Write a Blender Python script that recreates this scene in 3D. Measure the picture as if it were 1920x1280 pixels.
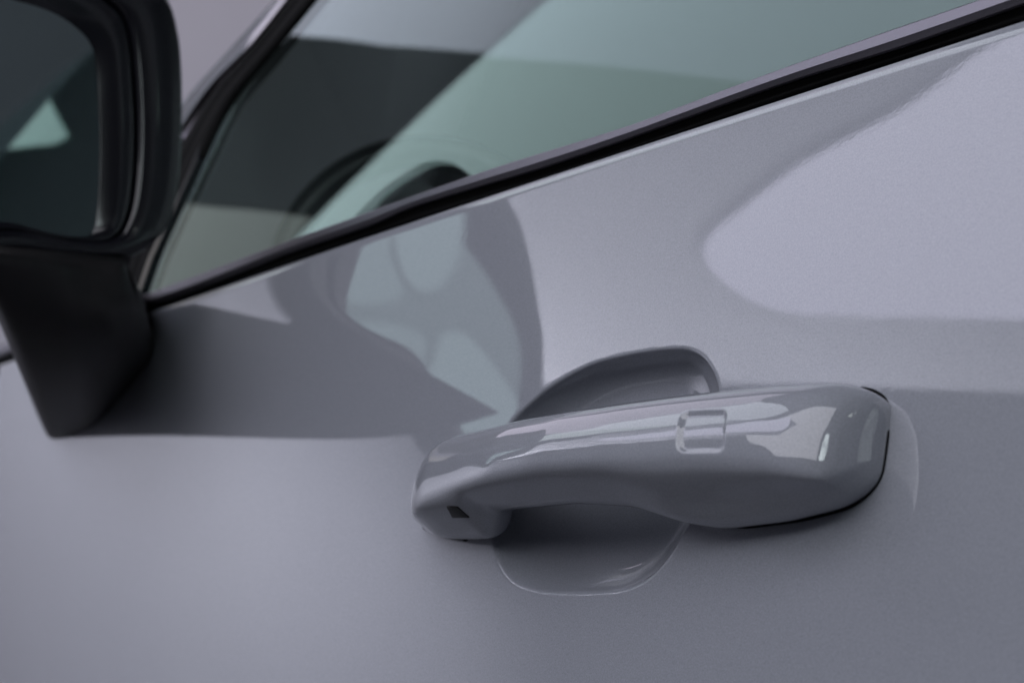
import bpy, math
import numpy as np
from mathutils import Vector, Matrix
from mathutils.bvhtree import BVHTree

for o in list(bpy.data.objects):
    bpy.data.objects.remove(o)
sc = bpy.context.scene

# ------------------------------------------------------------------ camera
# car frame: X towards the rear, Y into the car, Z up; origin on the door behind the handle
FPX = 60 / 36 * 1920
Xr = np.array([.595, .1255, .7937]); Xr /= np.linalg.norm(Xr)
Uu = np.array([-.051, 1, -.12]); Uu -= Uu.dot(Xr) * Xr; Uu /= np.linalg.norm(Uu)
Yi = np.cross(Uu, Xr)
R = np.array([Xr, Yi, Uu])                    # world <- camera


def ray(x, y):
    return R @ np.array([(x - 960) / FPX, -(y - 640) / FPX, -1.])


CAM = -ray(1230, 890) * .57
cam_data = bpy.data.cameras.new('camera')
cam = bpy.data.objects.new('camera', cam_data)
sc.collection.objects.link(cam)
m4 = Matrix([list(R[i]) + [CAM[i]] for i in range(3)] + [[0, 0, 0, 1]])
cam.matrix_world = m4
cam_data.lens = 60
cam_data.sensor_width = 36
cam_data.clip_start = .02
cam_data.clip_end = 100
cam_data.dof.use_dof = True
cam_data.dof.focus_distance = .575
cam_data.dof.aperture_fstop = 13
sc.camera = cam
sc.render.resolution_x, sc.render.resolution_y = 1024, 682

# ------------------------------------------------------------------ world and exposure
w = bpy.data.worlds.new("World"); sc.world = w; w.use_nodes = True
w.node_tree.nodes['Background'].inputs[0].default_value = (.5, .5, .58, 1)
w.node_tree.nodes['Background'].inputs[1].default_value = .05
sc.view_settings.view_transform = 'Standard'
sc.view_settings.look = 'None'
sc.view_settings.exposure = 0
sc.view_settings.gamma = 1
sc.cycles.use_denoising = True
sc.cycles.max_bounces = 10
sc.cycles.glossy_bounces = 6
sc.cycles.transparent_max_bounces = 12
sc.cycles.sample_clamp_indirect = 6
sc.cycles.caustics_reflective = False
sc.cycles.caustics_refractive = False


# ------------------------------------------------------------------ materials
def mat(name, col, rough=.5, metal=0., coat=0., coat_rough=.02, spec=.5, noise=None, bump=None, coat_ior=1.5):
    m = bpy.data.materials.new(name); m.use_nodes = True
    nt = m.node_tree; b = nt.nodes['Principled BSDF']
    b.inputs['Base Color'].default_value = (*col, 1)
    b.inputs['Roughness'].default_value = rough
    b.inputs['Metallic'].default_value = metal
    b.inputs['Coat Weight'].default_value = coat
    b.inputs['Coat Roughness'].default_value = coat_rough
    b.inputs['Coat IOR'].default_value = coat_ior
    b.inputs['Specular IOR Level'].default_value = spec
    if noise:
        tc = nt.nodes.new('ShaderNodeTexCoord')
        n = nt.nodes.new('ShaderNodeTexNoise'); n.inputs['Scale'].default_value = noise[0]
        n.inputs['Detail'].default_value = 4
        nt.links.new(tc.outputs['Object'], n.inputs['Vector'])
        mx = nt.nodes.new('ShaderNodeMix'); mx.data_type = 'RGBA'
        mx.inputs[6].default_value = (*[c * (1 - noise[1]) for c in col], 1)
        mx.inputs[7].default_value = (*[c * (1 + noise[1]) for c in col], 1)
        nt.links.new(n.outputs['Fac'], mx.inputs[0])
        nt.links.new(mx.outputs[2], b.inputs['Base Color'])
    if bump:
        tc = nt.nodes.new('ShaderNodeTexCoord')
        n = nt.nodes.new('ShaderNodeTexNoise'); n.inputs['Scale'].default_value = bump[0]
        n.inputs['Detail'].default_value = 2
        nt.links.new(tc.outputs['Object'], n.inputs['Vector'])
        bp = nt.nodes.new('ShaderNodeBump'); bp.inputs['Strength'].default_value = 1
        bp.inputs['Distance'].default_value = bump[1]
        nt.links.new(n.outputs['Fac'], bp.inputs['Height'])
        for k in bump[2]:
            nt.links.new(bp.outputs['Normal'], b.inputs[k])
    return m


PAINT = mat('lavender_grey_paint', (.272, .284, .318), rough=.55, coat=1, coat_rough=.006, coat_ior=1.7,
            noise=(2000, .34), bump=(560, .000005, ['Coat Normal']), spec=.2)
SATIN = mat('satin_trim', (.19, .18, .205), rough=.42, metal=.85, noise=(900, .05))
RUBBER = mat('black_rubber', (.004, .004, .004), rough=.75, spec=.05)
GAP = mat('gap_black', (.002, .002, .002), rough=.8, spec=.1)
GLOSSB = mat('gloss_black_plastic', (.006, .006, .009), rough=.22, coat=.35, coat_rough=.05, spec=.35)
TEXTB = mat('grained_black_plastic', (.012, .011, .012), rough=.5, spec=.22, bump=(1500, .00004, ['Normal']))
CABIN = mat('cabin_lining', (.58, .60, .61), rough=.8, noise=(120, .1))
HIGHLIGHT_GREY = mat('highlight_grey', (.30, .31, .32), rough=.7, noise=(300, .06))  # pale grey of the blob that stands in for a highlight
LEATHER = mat('wheel_leather', (.02, .02, .022), rough=.3, bump=(900, .00005, ['Normal']))
WALL = mat('studio_paint', (.40, .40, .46), rough=.9, noise=(3, .03))
FLOOR = mat('studio_floor', (.12, .12, .125), rough=.5, noise=(5, .1))
CEIL = mat('studio_ceiling', (.06, .065, .068), rough=.9, noise=(3, .1))
MIRROR = mat('mirror_silver', (.165, .195, .20), rough=.01, metal=1)
SMOKE = mat('smoked_lens', (.006, .005, .005), rough=.35, spec=.25)


def emis(name, col, s):
    m = bpy.data.materials.new(name); m.use_nodes = True
    nt = m.node_tree; nt.nodes.clear()
    e = nt.nodes.new('ShaderNodeEmission'); e.inputs[0].default_value = (*col, 1)
    e.inputs[1].default_value = s
    o = nt.nodes.new('ShaderNodeOutputMaterial')
    nt.links.new(e.outputs[0], o.inputs[0])
    return m


def glass_mat():
    m = bpy.data.materials.new('coated_green_glass'); m.use_nodes = True
    nt = m.node_tree; nt.nodes.clear()
    t = nt.nodes.new('ShaderNodeBsdfTransparent'); t.inputs[0].default_value = (.84, .88, .87, 1)
    g = nt.nodes.new('ShaderNodeBsdfGlossy'); g.inputs['Roughness'].default_value = .0
    g.inputs['Color'].default_value = (.82, .98, .96, 1)
    ge = nt.nodes.new('ShaderNodeNewGeometry')
    dt = nt.nodes.new('ShaderNodeVectorMath'); dt.operation = 'DOT_PRODUCT'
    nt.links.new(ge.outputs['Normal'], dt.inputs[0]); nt.links.new(ge.outputs['Incoming'], dt.inputs[1])

    def mth(op, a, b=None):
        n_ = nt.nodes.new('ShaderNodeMath'); n_.operation = op
        for i, v in enumerate((a, b)):
            if v is None: continue
            if isinstance(v, (int, float)): n_.inputs[i].default_value = v
            else: nt.links.new(v, n_.inputs[i])
        return n_.outputs[0]
    c = mth('ABSOLUTE', dt.outputs['Value'])
    f = mth('ADD', mth('MULTIPLY', mth('POWER', mth('SUBTRACT', 1, c), 5), .955), .045)
    mx = nt.nodes.new('ShaderNodeMixShader'); o = nt.nodes.new('ShaderNodeOutputMaterial')
    nt.links.new(f, mx.inputs[0])
    nt.links.new(t.outputs[0], mx.inputs[1]); nt.links.new(g.outputs[0], mx.inputs[2])
    nt.links.new(mx.outputs[0], o.inputs[0])
    return m


GLASS = glass_mat()


# ------------------------------------------------------------------ helpers
def mesh_obj(name, V, Fc, m, parent=None, smooth=True, angle=None):
    me = bpy.data.meshes.new(name)
    me.from_pydata([tuple(map(float, v)) for v in V], [], [tuple(map(int, f)) for f in Fc])
    me.update()
    if smooth:
        me.shade_smooth()
        if angle:
            me.set_sharp_from_angle(angle=math.radians(angle))
    me.materials.append(m)
    o = bpy.data.objects.new(name, me)
    sc.collection.objects.link(o)
    if parent:
        o.parent = parent
    return o


def grid_faces(nr, nc, closed=False, flip=False):
    f = []
    for i in range(nr - 1):
        for j in range(nc if closed else nc - 1):
            a = i * nc + j; b = i * nc + (j + 1) % nc
            q = (a, b, b + nc, a + nc)
            f.append(q[::-1] if flip else q)
    return f


def sst(t):
    t = np.clip(t, 0, 1); return t * t * (3 - 2 * t)


def cr(pts, n, closed=False):
    """smooth curve through points, n samples evenly by arc length"""
    P = [np.array(p, float) for p in pts]
    N = len(P); out = []
    segs = N if closed else N - 1
    for i in range(segs):
        if closed:
            p0, p1, p2, p3 = P[i - 1], P[i], P[(i + 1) % N], P[(i + 2) % N]
        else:
            p1, p2 = P[i], P[i + 1]
            p0 = P[i - 1] if i else 2 * p1 - p2
            p3 = P[i + 2] if i + 2 < N else 2 * p2 - p1
        d0, d1, d2 = [max(np.linalg.norm(b - a), 1e-9) ** .5 for a, b in ((p0, p1), (p1, p2), (p2, p3))]
        t0, t1 = 0, d0; t2 = t1 + d1; t3 = t2 + d2
        for s in np.linspace(t1, t2, 24, endpoint=False):
            A1 = (t1 - s) / (t1 - t0) * p0 + (s - t0) / (t1 - t0) * p1
            A2 = (t2 - s) / (t2 - t1) * p1 + (s - t1) / (t2 - t1) * p2
            A3 = (t3 - s) / (t3 - t2) * p2 + (s - t2) / (t3 - t2) * p3
            B1 = (t2 - s) / (t2 - t0) * A1 + (s - t0) / (t2 - t0) * A2
            B2 = (t3 - s) / (t3 - t1) * A2 + (s - t1) / (t3 - t1) * A3
            out.append((t2 - s) / (t2 - t1) * B1 + (s - t1) / (t2 - t1) * B2)
    out.append(P[0] if closed else P[-1])
    out = np.array(out)
    L = np.concatenate([[0], np.cumsum(np.linalg.norm(np.diff(out, axis=0), axis=1))])
    s = np.linspace(0, L[-1], n + 1 if closed else n)
    if closed:
        s = s[:-1]
    return np.stack([np.interp(s, L, out[:, k]) for k in range(out.shape[1])], 1)


# door outer surface: y as a function of x and z (barrel side, leaning in towards the glass)
def S(x, z):
    zz = z - .0
    return .245 * zz + .20 * zz * zz + .30 * (x + .1) * zz + .10 * (x - .05) ** 2 - .0002


def march(x, y, f):
    """first point along the sight line of a photo pixel where f changes sign"""
    r = ray(x, y); ts = np.linspace(.3, 1.9, 161); prev = None
    for t in ts:
        v = f(CAM + t * r)
        if prev is not None and v > 0:
            lo, hi = prev, t
            for _ in range(40):
                md = (lo + hi) / 2
                if f(CAM + md * r) > 0: hi = md
                else: lo = md
            return CAM + lo * r
        prev = t
    return CAM + 1.9 * r


def hit(x, y, off=0.):
    """point of the door surface (moved outwards by off) that shows at photo pixel x, y"""
    return march(x, y, lambda p: p[1] - (S(p[0], p[2]) - off))


def hit_plane(x, y, p0, n):
    r = ray(x, y); n = np.array(n, float)
    t = (np.array(p0) - CAM).dot(n) / r.dot(n)
    return CAM + t * r


def empty(name, loc=(0, 0, 0)):
    o = bpy.data.objects.new(name, None); sc.collection.objects.link(o); o.location = loc
    return o


# ------------------------------------------------------------------ the studio (floor, walls, ceiling)
def box(name, lo, hi, m, parent=None):
    V = [(x, y, z) for x in (lo[0], hi[0]) for y in (lo[1], hi[1]) for z in (lo[2], hi[2])]
    Fc = [(0, 1, 3, 2), (4, 6, 7, 5), (0, 4, 5, 1), (2, 3, 7, 6), (0, 2, 6, 4), (1, 5, 7, 3)]
    return mesh_obj(name, V, Fc, m, parent, smooth=False)


x0, x1, y0, y1, z0, z1 = -5.5, 3.2, -4.5, 3.5, -.92, 3.4
for nm, lo, hi, m in (('floor', (x0, y0, z0 - .1), (x1, y1, z0), FLOOR),
                      ('ceiling', (x0, y0, z1), (x1, y1, z1 + .1), CEIL),
                      ('wall', (x1, y0, z0), (x1 + .1, y1, z1), CEIL)):
    box(nm, lo, hi, m)['kind'] = 'structure'
# backdrop: one sweep round the front of the studio with wide rounded corners
P = [(x1, y0)]
RC = 2.6
for a in np.linspace(0, math.pi / 2, 24):
    P.append((x0 + RC - RC * math.sin(a), y0 + RC - RC * math.cos(a)))
for a in np.linspace(0, math.pi / 2, 24):
    P.append((x0 + RC - RC * math.cos(a), y1 - RC + RC * math.sin(a)))
P.append((x1, y1))
k = len(P)
for nm, za, zb_, m in (('backdrop', z0 - .1, 2.3, WALL), ('wall', 2.3, z1 + .1, CEIL)):
    V = [(p[0] * q, p[1] * q, z) for q in (1, 1.03) for z in (za, zb_) for p in P]
    Fc = grid_faces(2, k) + [tuple(2 * k + q for q in f) for f in grid_faces(2, k)] + [(i + k, i + 1 + k, i + 1 + 3 * k, i + 3 * k) for i in range(k - 1)]
    mesh_obj(nm, V, Fc, m, smooth=False)['kind'] = 'structure'


def panel(label, p0, ex, ey, poly, m, thick=.06, smooth_n=0):
    """an unseen panel added to be reflected: front of any outline on a black tray; p0 + u*ex + v*ey, front facing ex x ey"""
    ex = np.array(ex, float); ey = np.array(ey, float); ex /= np.linalg.norm(ex)
    ey -= ey.dot(ex) * ex; ey /= np.linalg.norm(ey)
    n = np.cross(ex, ey); p0 = np.array(p0, float)
    root = empty('reflection_panel', p0)
    P = cr([(*q, 0) for q in poly], smooth_n, True)[:, :2] if smooth_n else np.array(poly, float)
    k = len(P)
    front = [u * ex + v * ey for u, v in P]
    c = sum(front) / k
    mesh_obj('diffuser', front, [tuple(range(k))], m, root, smooth=False)
    V = []
    for sc_, d in ((1.0, -.0005), (.999, -.003), (.99, -thick), (.9, -thick * 1.4)):
        V += [c + (p - c) * sc_ + n * d for p in front]
    Fc = grid_faces(4, k, True)
    Fc.append(tuple(range(3 * k, 4 * k))[::-1])
    mesh_obj('tray', V, Fc, TEXTB, root, smooth=False)
    root['label'] = label; root['category'] = 'light panel'
    root['group'] = 'unseen panels added around the car for its reflections'
    return root


LAV = (.81, .80, 1.0)
E2 = dict(p0=(-1.5, -1.25, 1.4), ex=(-.643, .766, 0), ey=(.416, .349, .84))       # tilted beside the car, for the unseen panels reflected in the door
E3 = dict(p0=(-1.98, -.36, 1.6), ex=(-.181, .983, 0), ey=(.58, .107, .807))       # above the bonnet, for the unseen panels reflected in the glass


def off(fr, d):
    ex = np.array(fr['ex'], float); ey = np.array(fr['ey'], float); n = np.cross(ex, ey); n /= np.linalg.norm(n)
    return dict(p0=np.array(fr['p0']) + n * d, ex=fr['ex'], ey=fr['ey'])


def area(name, loc, target, sx, sy, power, col, spread=180):
    d = bpy.data.lights.new(name, 'AREA'); d.shape = 'RECTANGLE'; d.size, d.size_y = sx, sy
    d.energy = power; d.color = col; d.spread = math.radians(spread)
    o = bpy.data.objects.new(name, d); sc.collection.objects.link(o); o.location = loc
    o.rotation_euler = (Vector(target) - Vector(loc)).to_track_quat('-Z', 'Y').to_euler()
    return o


def at(fr, u, v, w_=0):
    ex = np.array(fr['ex'], float); ex /= np.linalg.norm(ex); ey = np.array(fr['ey'], float); ey -= ey.dot(ex) * ex; ey /= np.linalg.norm(ey)
    return tuple(np.array(fr['p0']) + u * ex + v * ey + w_ * np.cross(ex, ey))


BOARD = mat('white_cloth', (.86, .86, .93), rough=.9, noise=(60, .02))
panel("big unseen white board added beside the car for its soft reflection", **E2, m=BOARD, poly=[(-1.0, .28), (.70, -.68), (.66, -.3), (.33, .30), (.14, .66), (-.15, .76), (-.6, 1.05), (-1.2, 1.2)])  # unseen board added for the soft bright reflection in the door
area('board_fill', at(E2, .50, -.92, .5), at(E2, .40, -.38, 0), .35, .35, 17.5, (.92, .92, 1))  # unseen fill added to brighten the board from its lower edge
area('board_fill', at(E2, -.30, -.50, .5), at(E2, -.30, -.06, 0), .35, .35, 7, (.92, .92, 1))  # second added fill, evens the board towards the rear
panel("unseen rounded bright panel shaped for its reflection in the door", **off(E2, .02), m=emis('panel_glow', LAV, 2.85), thick=.012, smooth_n=140,
      poly=[(-.26, .80), (-.142, .585), (-.061, .392), (.07, .173), (.148, .015), (.183, -.06), (.182, -.10), (.151, -.128), (.089, -.144), (.01, -.128),
            (-.098, -.072), (-.369, .088), (-.7, .28), (-.95, .6), (-.8, .95), (-.5, 1.05)])  # unseen, its outline shaped to give the bright tongue in the door paint
panel("unseen pale panel shaped for the lower reflection in the side glass", **E3, m=emis('warm_glow', (.87, .98, 1.02), 1.5),
      poly=[(.150, -.75), (.147, -.52), (.130, -.25), (.1205, .012), (-.175, .208), (-.449, .386), (-.62, .50), (-.5, .1), (-.3, -.15), (.0, -.75)])  # unseen, shaped for the pale reflection below the line in the glass
panel("unseen pale blue panel shaped for the upper right reflection in the side glass", **off(E3, -.02), m=emis('cool_glow', (.90, .96, 1.08), 1.95),
      poly=[(.1225, -.03), (.112, .30), (.08, 1.0), (-.95, 1.35), (-.98, .80), (-.62, .46), (-.449, .34), (-.175, .16)])  # unseen, shaped for the brighter reflection above that line
panel("unseen lavender panel shaped for the upper left reflection in the side glass", **E3, m=emis('lavender_glow', (.95, .87, 1.06), 1.05),
      poly=[(.1245, .020), (.364, -.130), (.518, -.212), (.85, -.40), (1.2, -.2), (1.0, 1.0), (.10, 1.0), (.116, .30)])  # unseen, shaped for the lavender reflection at the upper left of the glass
area('top_fill', (.5, -2.3, 2.5), (-.1, 0, 0), 4.6, 3.0, 98, (.92, .92, 1))  # unseen overhead fill added to brighten the whole car
area('backdrop_fill', (-3.4, 1.6, 2.6), (-5.5, 1.6, .8), .8, .8, 20, (1, .93, .97))  # fill added to brighten the backdrop in view
RL = dict(p0=(2.95, 0, 0), ex=(0, -1, 0), ey=(0, 0, 1))  # panels on this frame are added to put patches into the mirror reflections
for lb, k_, pl in (("tall pale panel added out of view for a patch in the mirror reflection", 1.9, [(1.678, 1.488), (1.64, 1.335), (1.55, 1.076), (1.949, 1.153), (2.25, 1.45), (1.80, 1.73), (1.70, 1.66)]),
                   ("dim panel added out of view for a second patch in the mirror reflection", 1.6, [(1.357, .95), (1.52, 1.072), (1.605, 1.318), (1.645, 1.474), (1.64, 1.6), (1.35, 1.40)]),
                   ("upper right panel added out of view for a patch in the mirror reflection", 1.85, [(1.481, 1.808), (1.56, 1.741), (1.652, 1.819), (1.692, 2.019), (1.645, 2.196), (1.45, 2.2)]),
                   ("upper left panel added out of view for a patch in the mirror reflection", 1.6, [(1.30, 1.50), (1.533, 1.688), (1.463, 1.792), (1.42, 1.99), (1.222, 1.858)]),
                   ("faint back panel added out of view behind the other mirror patches", 1.1, [(1.2, 1.2), (1.9, 1.2), (2.0, 1.9), (1.3, 2.1)])):
    fr = RL if 'faint' not in lb else off(RL, -.045)
    panel(lb, **fr, poly=pl, m=emis('rear_glow', (.86, .97, 1.0), k_ * 3.1), thick=.02, smooth_n=60)
panel("panel added out of view for the pale wedge in the mirror glass", **RL, m=emis('teal_glow', (.92, 1.0, .97), 2.2), thick=.02,
      poly=[(-.243, 1.644), (-.278, 1.579), (-.558, 1.345), (-.9, 1.2), (-1.3, 1.45), (-.60, 1.56)][::-1])  # added only to put the wedge into the mirror glass
panel("dim panel added out of view for the grey patch low in the side glass", **E3, m=emis('dim_glow', (1.0, .95, .95), .40),
      poly=[(.9, -.86), (.431, -.624), (.338, -.572), (.248, -.523), (.188, -.493), (.152, -.474), (.155, -1.1), (.9, -1.4)])  # added only to lighten the lower left of the glass
area('backdrop_side_fill', (-3.6, -2.4, 1.5), (-5.2, -1.35, .75), .8, .5, 60, (.95, .96, 1), 110)  # fill added to brighten the backdrop that the lower door reflects


# ------------------------------------------------------------------ the car
car = empty('car', (0, 0, -.9))
car['label'] = 'lavender grey car shown from its front door handle to its black door mirror'
car['category'] = 'car'


def cp(o):
    """parent to the car without moving"""
    o.parent = car
    o.matrix_parent_inverse = Matrix.Translation((0, 0, .9))
    return o


# belt line curves traced on the door
C_px = [(-110, 717), (0, 684), (28, 673), (150, 631), (273, 589), (359, 558), (500, 508), (577, 480), (667, 448), (855, 390),
        (1120, 304), (1200, 276), (1462, 184), (1650, 122), (1920, 37), (2200, -52), (2650, -195)]
B_px = [(-110, 702), (0, 668), (28, 657), (150, 617), (262, 577), (359, 546), (449, 511), (551, 471), (698, 421), (765, 392), (836, 369),
        (1005, 319), (1120, 281), (1200, 253), (1481, 154), (1687, 90), (1920, 9), (2200, -85), (2650, -236)]
A_px = [(-110, 678), (0, 645), (28, 635), (150, 594), (262, 556), (449, 486), (500, 467), (660, 409), (814, 354), (945, 309),
        (1120, 255), (1200, 229), (1256, 208), (1410, 150), (1650, 64), (1837, 0), (2200, -128), (2650, -287)]
Cw = np.array([hit(*p) for p in C_px])
pc = np.poly1d(np.polyfit(Cw[:, 0], Cw[:, 2], 4))


def zbelt(x):
    return pc(x)


# ---- door panel
cup_px = [(1000, 747), (1050, 711), (1110, 681), (1180, 663), (1250, 653), (1290, 653), (1320, 668), (1343, 705), (1352, 760),
          (1345, 850), (1315, 940), (1283, 1000), (1255, 1045), (1220, 1083), (1180, 1104), (1130, 1112), (1060, 1113), (1000, 1107),
          (960, 1090), (937, 1060), (925, 1020), (915, 960), (918, 880), (950, 800)]
cup = cr([hit(*p)[[0, 2]] for p in cup_px], 160, True)


def sdf(px, pz, poly):
    """distance inside the outline (negative outside)"""
    X = np.stack([px, pz], -1)
    d = np.full(px.shape, 1e9); ins = np.zeros(px.shape, bool)
    n = len(poly)
    for i in range(n):
        a, b = poly[i], poly[(i + 1) % n]
        ab = b - a; t = np.clip(((X - a) @ ab) / ab.dot(ab), 0, 1)
        d = np.minimum(d, np.linalg.norm(X - a - t[..., None] * ab, axis=-1))
        c = ((a[1] > X[..., 1]) != (b[1] > X[..., 1]))
        xi = (b[0] - a[0]) * (X[..., 1] - a[1]) / (b[1] - a[1] + 1e-12) + a[0]
        ins ^= c & (X[..., 0] < xi)
    return np.where(ins, d, -d)


cup_c = np.array([cup[:, 0].mean() - .002, cup[:, 1].mean() + .006])
_ang = np.arctan2(cup[:, 1] - cup_c[1], cup[:, 0] - cup_c[0]); _o = np.argsort(_ang)
_rad = np.linalg.norm(cup - cup_c, axis=1)


def cup_depth(px, pz):
    d = sdf(px, pz, cup)
    an = np.arctan2(pz - cup_c[1], px - cup_c[0])
    rb = np.interp(an, _ang[_o], _rad[_o], period=2 * math.pi)
    r = np.clip(np.hypot(px - cup_c[0], pz - cup_c[1]) / rb, 0, 1)
    return .0155 * (1 - r ** 5.5) * sst((d + .0003) / .0022)


def axis(lo, hi, flo, fhi, coarse, fine):
    a = list(np.arange(lo, flo, coarse)) + list(np.arange(flo, fhi, fine)) + list(np.arange(fhi, hi + coarse, coarse))
    return np.array(a)


cx0, cz0 = cup.min(0) - .004; cx1, cz1 = cup.max(0) + .004
xs = axis(-.85, .40, cx0, cx1, .006, .00075)
zs = axis(-.30, .085, cz0, min(cz1, .084), .006, .00075)
zlast = zs[-1]
rows = []
GX, GZ = np.meshgrid(xs, zs)
GY = S(GX, GZ)
near = (GX > cx0) & (GX < cx1) & (GZ > cz0) & (GZ < cz1)
dep = np.zeros_like(GX); dep[near] = cup_depth(GX[near], GZ[near])
GY = GY + dep
for i in range(len(zs)):
    rows.append(np.stack([GX[i], GY[i], GZ[i]], 1))
zb = zbelt(xs)
for t in np.linspace(0, 1, 12)[1:]:           # up to the belt
    z = zlast + (zb - .0012 - zlast) * t
    rows.append(np.stack([xs, S(xs, z), z], 1))
r_ = .0012                                     # rolled edge, then the flange going in and down
for a in np.linspace(0, math.pi / 2, 7)[1:]:
    z = zb - .0012 + r_ * math.sin(a)
    rows.append(np.stack([xs, S(xs, zb) + r_ * (1 - math.cos(a)), z], 1))
rows.append(np.stack([xs, S(xs, zb) + .010, zb - .0006], 1))
rows.append(np.stack([xs, S(xs, zb) + .012, zb - .02], 1))
V = np.concatenate(rows)
door = cp(mesh_obj('door_panel', V, grid_faces(len(rows), len(xs)), PAINT))
door['label'] = 'lavender grey door skin with a scooped recess behind the handle'


# ---- belt trim
def sweep(name, secs, m, parent_fn=cp, flip=False, **k):
    V = np.concatenate(secs)
    return parent_fn(mesh_obj(name, V, grid_faces(len(secs), len(secs[0]), flip=flip), m, **k))


def belt_curve(px, off):
    return cr([hit(*p, off) for p in px], 220)


Cc = belt_curve(C_px, -.001); Bc = belt_curve(B_px, .000); Ac = belt_curve(A_px, .0015)
OUT = np.array([0, -1, 0.]); UPv = np.array([0, 0, 1.])
# seal: black, set slightly back between door edge and trim, with one raised lip
secs = []
for t, o_, u_ in ((-.35, -.010, -.003), (-.1, -.0035, 0), (.15, -.0018, 0), (.35, -.0012, 0), (.5, -.0022, 0), (.62, -.0026, 0), (.8, -.0012, 0),
                  (1.0, -.0008, 0), (1.1, -.004, 0), (1.15, -.010, 0)):
    secs.append(Cc + (Bc - Cc) * t + OUT * o_ + UPv * u_)
sweep('belt_seal', secs, RUBBER)
# satin trim: lower facet leaning in, upper facet facing out, top edge rolled to the glass
secs = []
for t, o_ in ((-.05, -.006), (0, -.0005), (.04, .0008), (.30, .0016), (.36, .0019), (.90, .0012), (.97, .0006), (1.0, -.0006), (1.0, -.009)):
    secs.append(Bc + (Ac - Bc) * t + OUT * o_)
trim = sweep('belt_trim', secs, SATIN, angle=35)

# ---- side glass: leans in above the belt
print('BELT', Ac[::40], Cc[::40])
gz0 = float(np.interp(0, Ac[:, 0], Ac[:, 2]))
GS = .42                                         # inward lean of the glass


def glass_y(x, z):
    return S(x, .120) + .006 + GS * (z - .120) + .25 * (z - .120) ** 2


def hit_glass(x, y, off=0.):
    return march(x, y, lambda p: p[1] - glass_y(p[0], p[2]) + off)


P2 = [(760, -210), (587, 0), (505, 100), (424, 199), (375, 295), (330, 390), (289, 480), (262, 556), (240, 620)]
P1 = [(710, -210), (544, 0), (472, 90), (400, 172), (352, 250), (305, 345), (262, 440), (235, 520), (215, 590)]
P1b = [(700, -210), (534, 0), (462, 86), (392, 165), (346, 235), (296, 330), (250, 430), (220, 520), (200, 590)]
P0b = [(690, -210), (523, 0), (450, 86), (374, 166), (333, 220), (280, 300), (225, 400), (190, 500), (170, 590)]
P0 = [(680, -210), (514, 0), (432, 88), (350, 178), (300, 240), (240, 320), (180, 420), (140, 520), (120, 600)]
gl = cr([hit_glass(*p) for p in P2], 40)
# glass sheet between the pillar line and far to the rear, in columns of equal parameter
top = 0.42
glA = np.interp(gl[:, 0], Ac[:, 0], Ac[:, 2]) - .0015
gtt = (gl[:, 2] - glA) / (top - glA)
NR = 40
GZ0 = .122
V = []
for k in range(2):
    off = .0035 * k
    for i in range(NR):
        tt = i / (NR - 1)
        xl0 = np.interp(tt, gtt[::-1], gl[::-1, 0])
        for j in range(60):
            x = xl0 + (.55 - xl0) * (j / 59)
            zA = np.interp(x, Ac[:, 0], Ac[:, 2]) - .0015
            z = zA + (top - zA) * tt
            V.append((x, glass_y(x, z) + off, z))
n1 = NR * 60
Fc = grid_faces(NR, 60) + [tuple(n1 + q for q in f[::-1]) for f in grid_faces(NR, 60)]
for i in range(NR - 1):
    a = i * 60
    Fc.append((a, a + 60, a + 60 + n1, a + n1))
glass = cp(mesh_obj('side_glass', V, Fc, GLASS))
glass['label'] = 'green tinted side glass reflecting pale panels out of view'

# ---- pillar: rubber run channel, thin bright trim, painted pillar
c2 = cr([hit_glass(*p, .001) for p in P2], 80)
c1 = cr([hit_glass(*p, .003) for p in P1], 80)
c1b = cr([hit_glass(*p, .004) for p in P1b], 80)
c0b = cr([hit_glass(*p, .004) for p in P0b], 80)
c0 = cr([hit_glass(*p, -.002) for p in P0], 80)


def strip(name, a, b, prof, m, **k):
    secs = [a + (b - a) * t + OUT * o_ for t, o_ in prof]
    return sweep(name, secs, m, **k)


strip('window_seal', c2, c1, ((-.0, -.012), (0, -.001), (.08, .001), (.45, .0016), (.5, .0), (.56, .0016), (.95, .001), (1, -.004)), RUBBER)
strip('pillar_trim', c1b, c0b, ((-.2, -.006), (0, -.001), (.1, .001), (.5, .002), (.9, .001), (1, -.003)), SATIN)
strip('front_pillar', c0b, c0, ((-.6, -.002), (0, .001), (.3, .002), (.7, .0015), (1., -.001), (1.02, -.02), (.0, -.04)), PAINT)
# black corner panel the mirror arm stands in front of
cc = [hit_glass(*p, .0015) for p in ((395, 215), (352, 262), (318, 250), (262, 330), (190, 470), (150, 590), (268, 590), (262, 556), (289, 480), (330, 390), (372, 300))]
k = len(cc)
cV = [c + OUT * .001 for c in cc] + [c - OUT * .008 for c in cc]
cp(mesh_obj('corner_panel', cV, [tuple(range(k))] + [(i, i + k, (i + 1) % k + k, (i + 1) % k) for i in range(k)], GLOSSB, smooth=False))

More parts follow.
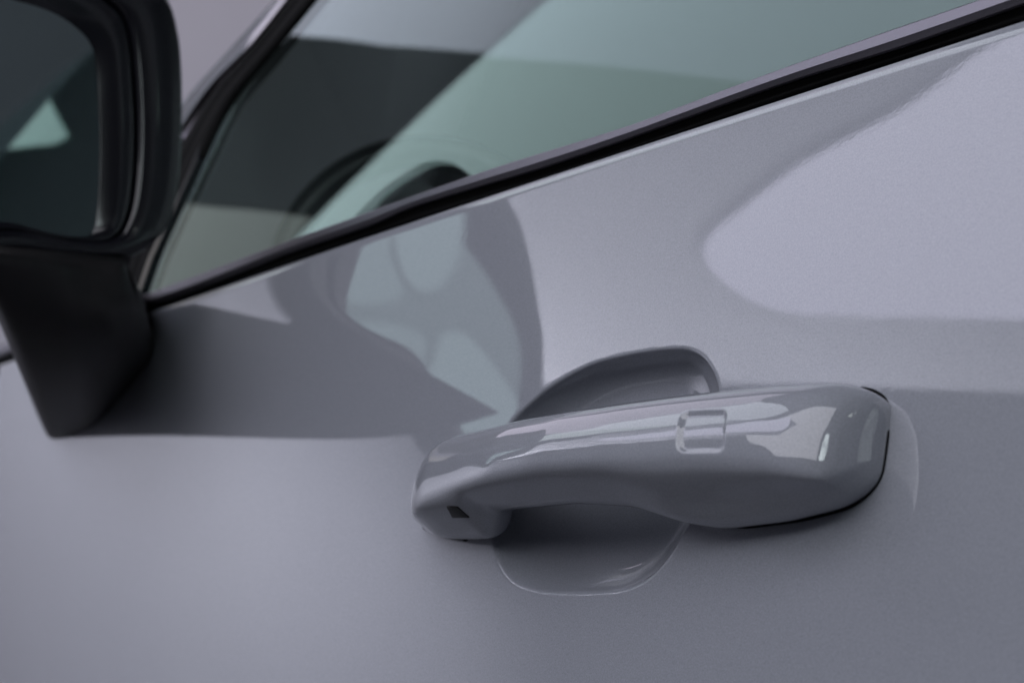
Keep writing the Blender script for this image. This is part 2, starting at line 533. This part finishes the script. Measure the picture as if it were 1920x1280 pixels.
# ------------------------------------------------------------------ door handle
def hsec(x):
    """top, bottom, outward reach and inner side of the handle at station x"""
    kx = [-.142, -.132, -.12, -.105, -.09, -.080, -.073, -.05, -.02, .01, .030, .045, .07, .09, .100]
    zt = [.0125, .0175, .0203, .0215, .0219, .0222, .02245, .0232, .0236, .0236, .0235, .0232, .0225, .0210, .0185]
    zb_ = [-.0140, -.0160, -.0170, -.0175, -.0180, -.0178, -.0085, -.0082, -.0080, -.0105, -.0165, -.0192, -.0180, -.0152, -.0120]
    yo = [.015, .020, .0245, .028, .0305, .0322, .0334, .0365, .038, .0375, .036, .0345, .031, .027, .025]
    yi = [-.002, -.002, -.002, -.002, -.002, -.001, .0065, .0085, .0095, .008, .003, -.002, -.002, -.002, -.002]
    g = lambda a: np.interp(x, kx, a)
    return g(zt), g(zb_), g(yo), g(yi)


hx0, hx1 = -.142, .100
xs_h = np.concatenate([hx0 + .5 * (hx1 - hx0) * (1 - np.cos(np.linspace(0, math.pi, 420)))])
vals = np.array([hsec(x) for x in xs_h])


def smooth1(a, n):
    k_ = np.hanning(n); k_ /= k_.sum()
    p = np.pad(a, n // 2, mode='edge')
    return np.convolve(p, k_, 'valid')[:len(a)]


xu = np.linspace(hx0, hx1, 500)
vu = np.array([hsec(x) for x in xu])
vu = np.stack([smooth1(vu[:, k], 17) for k in range(4)], 1)
NA = 180
hv = []
pad_c, pad_w, pad_h, pad_r = None, .0125, .0105, .003


def crease(x):
    return float(np.interp(x, [-.142, -.12, -.105, -.09, -.07, -.05, -.02, .01, .03, .055, .078, .10],
                           [-.009, -.0058, -.0042, -.0026, -.0006, .0012, .0028, .0022, .0006, 0, -.0026, -.0075]))


for x in xs_h:
    zt, zb_, yo, yi = [np.interp(x, xu, vu[:, k]) for k in range(4)]
    # end rounding: the front end runs down to a low tip, the rear end is squarer
    eL = np.clip((x - hx0) / .042, 0, 1); eR = np.clip((hx1 - x) / .022, 0, 1)
    fL = (1 - (1 - eL) ** 2.1) ** (1 / 2.1); fR = (1 - (1 - eR) ** 3.4) ** (1 / 3.4)
    f = max(fL * fR, 1e-3)
    h0 = zt - zb_
    zb2_ = zb_ + h0 * (.10 * (1 - fL) + .42 * (1 - fR ** .8))
    zt2_ = zb2_ + h0 * fL ** .85 * fR ** .55
    zc = (zt2_ + zb2_) / 2; hz = (zt2_ - zb2_) / 2
    yo_ = yi + (yo - yi) * f ** .95
    w_, h_ = yo_ - yi, 2 * hz
    zt2, zb2 = zc + hz, zc - hz
    zc_ = float(np.clip(crease(x), zb2 + .18 * h_, zt2 - .35 * h_))
    hu, hl = zt2 - zc_, zc_ - zb2
    pts = [(yi, zt2 - .32 * hu), (yi + .10 * w_, zt2 - .08 * hu), (yo_ * .57, zt2), (yo_ * .825, zt2 - .13 * hu), (yo_ * .97, zt2 - .44 * hu),
           (yi + 1.0 * w_, zt2 - .68 * hu), (yo_ * .992, zt2 - .86 * hu), (yo_ * .963, zt2 - .97 * hu), (yo_ * .915, zc_ - .10 * hl),
           (yi + .62 * w_, zc_ - .55 * hl), (yi + .28 * w_, zb2), (yi + .06 * w_, zb2 + .12 * hl), (yi, zb2 + .5 * hl)]
    q = cr(pts, NA, True)
    for _ in range(3):
        q = (np.roll(q, 1, 0) + 2 * q + np.roll(q, -1, 0)) / 4
    Yo, Z = q[:, 0], q[:, 1]
    ysurf = S(x, Z)
    hv.append(np.stack([np.full(NA, x), ysurf - Yo, Z], 1))
hv = np.array(hv)
k_ = np.hanning(17); k_ /= k_.sum()               # even out the crease along the length
hs = np.copy(hv)
for d_ in (1, 2):
    pad = np.pad(hv[:, :, d_], ((8, 8), (0, 0)), mode='edge')
    hs[:, :, d_] = sum(k_[i] * pad[i:i + len(hv)] for i in range(17))
wt = sst(np.minimum(xs_h - hx0, hx1 - xs_h) / .03)[:, None, None]
hv = hv * (1 - wt) + hs * wt


def build_handle():
    V = hv.reshape(-1, 3)
    Fc = grid_faces(len(hv), NA, True, flip=False)
    Fc.append(tuple(range(NA))); Fc.append(tuple(range((len(hv) - 1) * NA, len(hv) * NA))[::-1])
    return V, Fc


HV, HF = build_handle()
# pressed touch pad: rounded square sunk into the front of the handle
bvh = BVHTree.FromPolygons([tuple(v) for v in HV], [f for f in HF if len(f) == 4])


def hit_handle(x, y):
    d = Vector(ray(x, y)).normalized()
    loc, nor, _, _ = bvh.ray_cast(Vector(CAM), d)
    return (np.array(loc), np.array(nor)) if loc else (None, None)


pp = [hit_handle(*p)[0] for p in ((1278, 772), (1366, 768), (1358, 846), (1272, 848))]
if all(p is not None for p in pp):
    pc_ = sum(pp) / 4
    a_ = (pp[1] + pp[2] - pp[0] - pp[3]) / 4; b_ = (pp[0] + pp[1] - pp[2] - pp[3]) / 4
    nrm = np.cross(a_, b_); nrm /= np.linalg.norm(nrm)
    if nrm[1] > 0: nrm = -nrm
    Minv = np.linalg.pinv(np.stack([a_, b_], 1))
    D = HV - pc_
    uv = D @ Minv.T
    dn = D @ nrm
    la, lb = np.linalg.norm(a_), np.linalg.norm(b_)
    q = np.stack([np.abs(uv[:, 0]) * la - (la - .003), np.abs(uv[:, 1]) * lb - (lb - .003)], 1)
    sd = np.linalg.norm(np.maximum(q, 0), axis=1) + np.minimum(q.max(1), 0) - .003
    sink = .0012 * sst((-sd + .0002) / .0014)
    msk = (dn > -.010) & (dn < .012)
    HV = HV - nrm[None] * (sink * msk)[:, None]
handle = cp(mesh_obj('door_handle', HV, HF, PAINT))
handle['label'] = 'body coloured strap handle with a small square touch pad'


def patch_on_handle(name, px, m, lift=.0004, n=10):
    """small piece following the handle surface inside a traced four-cornered outline"""
    V = []
    a, b, c, d = [np.array(p, float) for p in px]
    for i in range(n):
        for j in range(n):
            u, v = i / (n - 1), j / (n - 1)
            q = a * (1 - u) * (1 - v) + b * u * (1 - v) + c * u * v + d * (1 - u) * v
            p, nn = hit_handle(*q)
            if p is None: return None
            e = min(u, v, 1 - u, 1 - v)
            V.append(p + nn * (lift if e > 0 else -.001))
    return mesh_obj(name, V, grid_faces(n, n, flip=True), m, handle, angle=40)


patch_on_handle('sensor_window', ((834, 945), (858, 947), (887, 971), (846, 972)), SMOKE)

# black gasket round the foot of the handle
def foot_ring(name, x_from, x_to, grow):
    loops = []
    sel = [i for i, x in enumerate(xs_h) if x_from <= x <= x_to]
    topc = [(xs_h[i], hv[i][:, 2].max()) for i in sel]
    botc = [(xs_h[i], hv[i][:, 2].min()) for i in sel]
    poly = cr(topc[::6] + botc[::-1][::6], 160, True)
    c = poly.mean(0)
    tang = np.roll(poly, -1, 0) - np.roll(poly, 1, 0)
    nr = np.stack([tang[:, 1], -tang[:, 0]], 1); nr /= np.linalg.norm(nr, axis=1)[:, None] + 1e-9
    if ((poly - c) * nr).sum() < 0: nr = -nr
    V = []
    for g, o_ in ((-.003, .0004), (grow * .6, .0007), (grow, .0002), (grow + .0002, -.001)):
        q = poly + nr * (g - .0012 * sst((poly[:, 1] - .004) / .008))[:, None]
        V.append(np.stack([q[:, 0], S(q[:, 0], q[:, 1]) - o_, q[:, 1]], 1))
    return cp(mesh_obj(name, np.concatenate(V), grid_faces(4, 160, True), GAP))


foot_ring('handle_gasket', .028, hx1, .0003)
foot_ring('handle_gasket', hx0, -.108, .0007)

# ------------------------------------------------------------------ door mirror
XM = -.385
mn = np.array([1, -.0, 0.]); 


def on_m(pts, dx=0.):
    return np.array([hit_plane(x, y, (XM + dx, 0, 0), (1, .0, 0)) for x, y in pts])


glass_px = [(-195, 60), (-140, 20), (-95, -8), (-40, -14), (22, 0), (94, 22), (142, 52), (169, 82), (180, 124), (184, 190), (186, 262), (185, 330), (182, 394),
            (176, 430), (165, 445), (150, 447), (90, 436), (0, 416), (-110, 465), (-200, 515), (-295, 520), (-315, 390), (-258, 160)]
bez_px = [(-215, 60), (-160, 0), (-105, -38), (-40, -52), (22, -50), (130, -28), (195, 0), (228, 30), (241, 70), (251, 180), (253, 262), (250, 330), (243, 385),
          (232, 420), (220, 440), (200, 450), (120, 447), (0, 428), (-120, 480), (-220, 535), (-320, 540), (-340, 400), (-280, 160)]
out_px = [(-250, 60), (-195, -10), (-135, -65), (-60, -92), (40, -95), (190, -80), (275, -48), (319, 0), (336, 60), (343, 130), (343, 262), (336, 350), (322, 410),
          (296, 450), (262, 472), (215, 482), (120, 480), (0, 470), (-120, 530), (-250, 590), (-370, 590), (-385, 420), (-320, 160)]
N = 120
lg = cr(on_m(glass_px, -.004), N, True); lb_ = cr(on_m(bez_px), N, True); lo_ = cr(on_m(out_px), N, True)


def loops_obj(name, loops, m, parent, cap=None, **k):
    V = np.concatenate(loops); n = len(loops[0])
    Fc = grid_faces(len(loops), n, True)
    if cap in ('last', 'both'): Fc.append(tuple(range((len(loops) - 1) * n, len(loops) * n)))
    if cap in ('first', 'both'): Fc.append(tuple(range(n))[::-1])
    return mesh_obj(name, V, Fc, m, parent, **k)


def scl(loop, s, dx, dz=0, dy=0):
    c = loop.mean(0)
    q = c + (loop - c) * np.array([1, s, s]); q[:, 0] += dx; q[:, 1] += dy; q[:, 2] += dz
    return q


inner = lb_ + (lo_ - lb_) * .06
housing = loops_obj('door_mirror', [scl(inner, .99, -.03), inner + [-.004, 0, 0], inner + (lo_ - lb_) * .04 + [.0, 0, 0], inner + (lo_ - lb_) * .12 + [.001, 0, 0], inner + (lo_ - lb_) * .5 + [.0012, 0, 0], inner + (lo_ - lb_) * .78 + [.001, 0, 0],
                                    lb_ + (lo_ - lb_) * .93 + [0, 0, 0], lo_ + [-.002, 0, 0], scl(lo_, 1.01, -.010), scl(lo_, 1.0, -.03), scl(lo_, .93, -.055),
                                    scl(lo_, .78, -.075), scl(lo_, .5, -.088), scl(lo_, .15, -.092)], GLOSSB, None, cap='last')
cp(housing)
housing['label'] = 'black door mirror standing out from the door on a thick arm'
mg = loops_obj('mirror_glass', [scl(lg, .999, -.003), lg], MIRROR, housing, cap='last', smooth=False)
loops_obj('bezel', [lg + [-.004, 0, 0], lg, lg + (lb_ - lg) * .04 + [.0002, 0, 0], lg + (lb_ - lg) * .5 + [.0003, 0, 0], lg + (lb_ - lg) * .93 + [.0002, 0, 0], lg + (lb_ - lg) * .985 + [-.0008, 0, 0],
                    lb_ + [-.004, 0, 0], lb_ + [-.02, 0, 0]], GLOSSB, housing)

# arm: from its foot on the door out and up to the underside of the head
foot_px = [(268, 556), (280, 605), (289, 650), (286, 668), (250, 718), (201, 775), (180, 795), (160, 807), (96, 824), (80, 800), (60, 740), (60, 660), (90, 600), (180, 560)]
ft = np.array([hit(*p, -.003) for p in foot_px])
top_px = [(228, 478), (232, 486), (232, 493), (226, 497), (190, 494), (160, 491), (130, 488), (90, 484), (-5, 474), (-45, 466), (-60, 458), (-20, 452), (60, 454), (160, 462)]
ty = [-.013, -.018, -.024, -.028, -.038, -.048, -.060, -.076, -.104, -.114, -.104, -.076, -.044, -.012]
tp = np.array([hit_plane(x, y, (0, yy, 0), (0, 1, 0)) for (x, y), yy in zip(top_px, ty)])
f_ = cr(ft, 90, True); t_ = cr(tp, 90, True)
arm_loops = []
arm_w = sst((-.44 - f_[:, 0]) / .09)
for t in np.linspace(0, 1, 16):
    q = f_ * (1 - t) + t_ * t
    tow = CAM - q; tow /= np.linalg.norm(tow, axis=1)[:, None]      # the outer side of the arm bellies out
    q = q + tow * (.10 * math.sin(math.pi * t ** .8) * arm_w)[:, None]
    arm_loops.append(q)
arm = loops_obj('mirror_arm', arm_loops, TEXTB, housing, cap='both')

# ------------------------------------------------------------------ cabin
# lining: far side, floor and roof shell seen dimly through the glass
zz_ = [(1.6, .16, -.3), (1.6, 1.5, -.3), (-2.5, 1.5, -.3), (1.6, .42, 1.3), (1.6, 1.5, 1.3), (-2.5, 1.5, 1.3)]
nc = len(c2) + 1
near_edge = np.concatenate([c2[::-1], [c2[0] + np.array([.60, .30, 1.0])]]) + np.array([0, .012, 0])                      # runs behind the pillar, low to high
V = zz_ + [tuple(p) for p in near_edge] + [tuple(p + np.array([-2.6, 1.5, 0])) for p in near_edge]
Fc = [(0, 1, 4, 3), (1, 2, 5, 4), (0, 2, 1), (3, 4, 5)] + [(6 + i, 7 + i, 7 + i + nc, 6 + i + nc) for i in range(nc - 1)]
cp(mesh_obj('cabin_lining', V, Fc, CABIN, smooth=False))

wc = hit_plane(796, 538, (0, .27, 0), (0, 1, 0))
ax = np.array([.79, -.56, .10]); ax /= np.linalg.norm(ax)
e1 = np.cross(ax, [0, 0, 1]); e1 /= np.linalg.norm(e1); e2 = np.cross(e1, ax)
RW = .098
V = []
for a in np.linspace(0, 2 * math.pi, 96, endpoint=False):
    rd = math.cos(a) * e1 + math.sin(a) * e2
    for b in np.linspace(0, 2 * math.pi, 20, endpoint=False):
        V.append(wc + rd * (RW + .0115 * math.cos(b)) + ax * .011 * math.sin(b))
Fc = []
for i in range(96):
    for j in range(20):
        Fc.append((i * 20 + j, i * 20 + (j + 1) % 20, ((i + 1) % 96) * 20 + (j + 1) % 20, ((i + 1) % 96) * 20 + j))
wheel = cp(mesh_obj('steering_wheel', V, Fc, LEATHER))
V = [wc - ax * .01]
for a in np.linspace(0, 2 * math.pi, 40, endpoint=False):
    V.append(wc - ax * .01 + .40 * RW * (math.cos(a) * e1 + math.sin(a) * e2))
mesh_obj('hub', V, [(0, i + 1, (i + 1) % 40 + 1) for i in range(40)], LEATHER, wheel)
dc = hit_plane(780, 420, (0, .33, 0), (0, 1, 0))  # pale blob put in for the highlight behind the glass
V = []
for i in range(24):
    for j in range(16):
        a, b = 2 * math.pi * i / 24, math.pi * (j / 15 - .5)
        V.append(dc + np.array([.014 * math.sin(b), .034 * math.cos(b) * math.cos(a), .034 * math.cos(b) * math.sin(a)]))
Fc = [(i * 16 + j, i * 16 + j + 1, ((i + 1) % 24) * 16 + j + 1, ((i + 1) % 24) * 16 + j) for i in range(24) for j in range(15)]
cp(mesh_obj('highlight_blob', V, Fc, HIGHLIGHT_GREY))
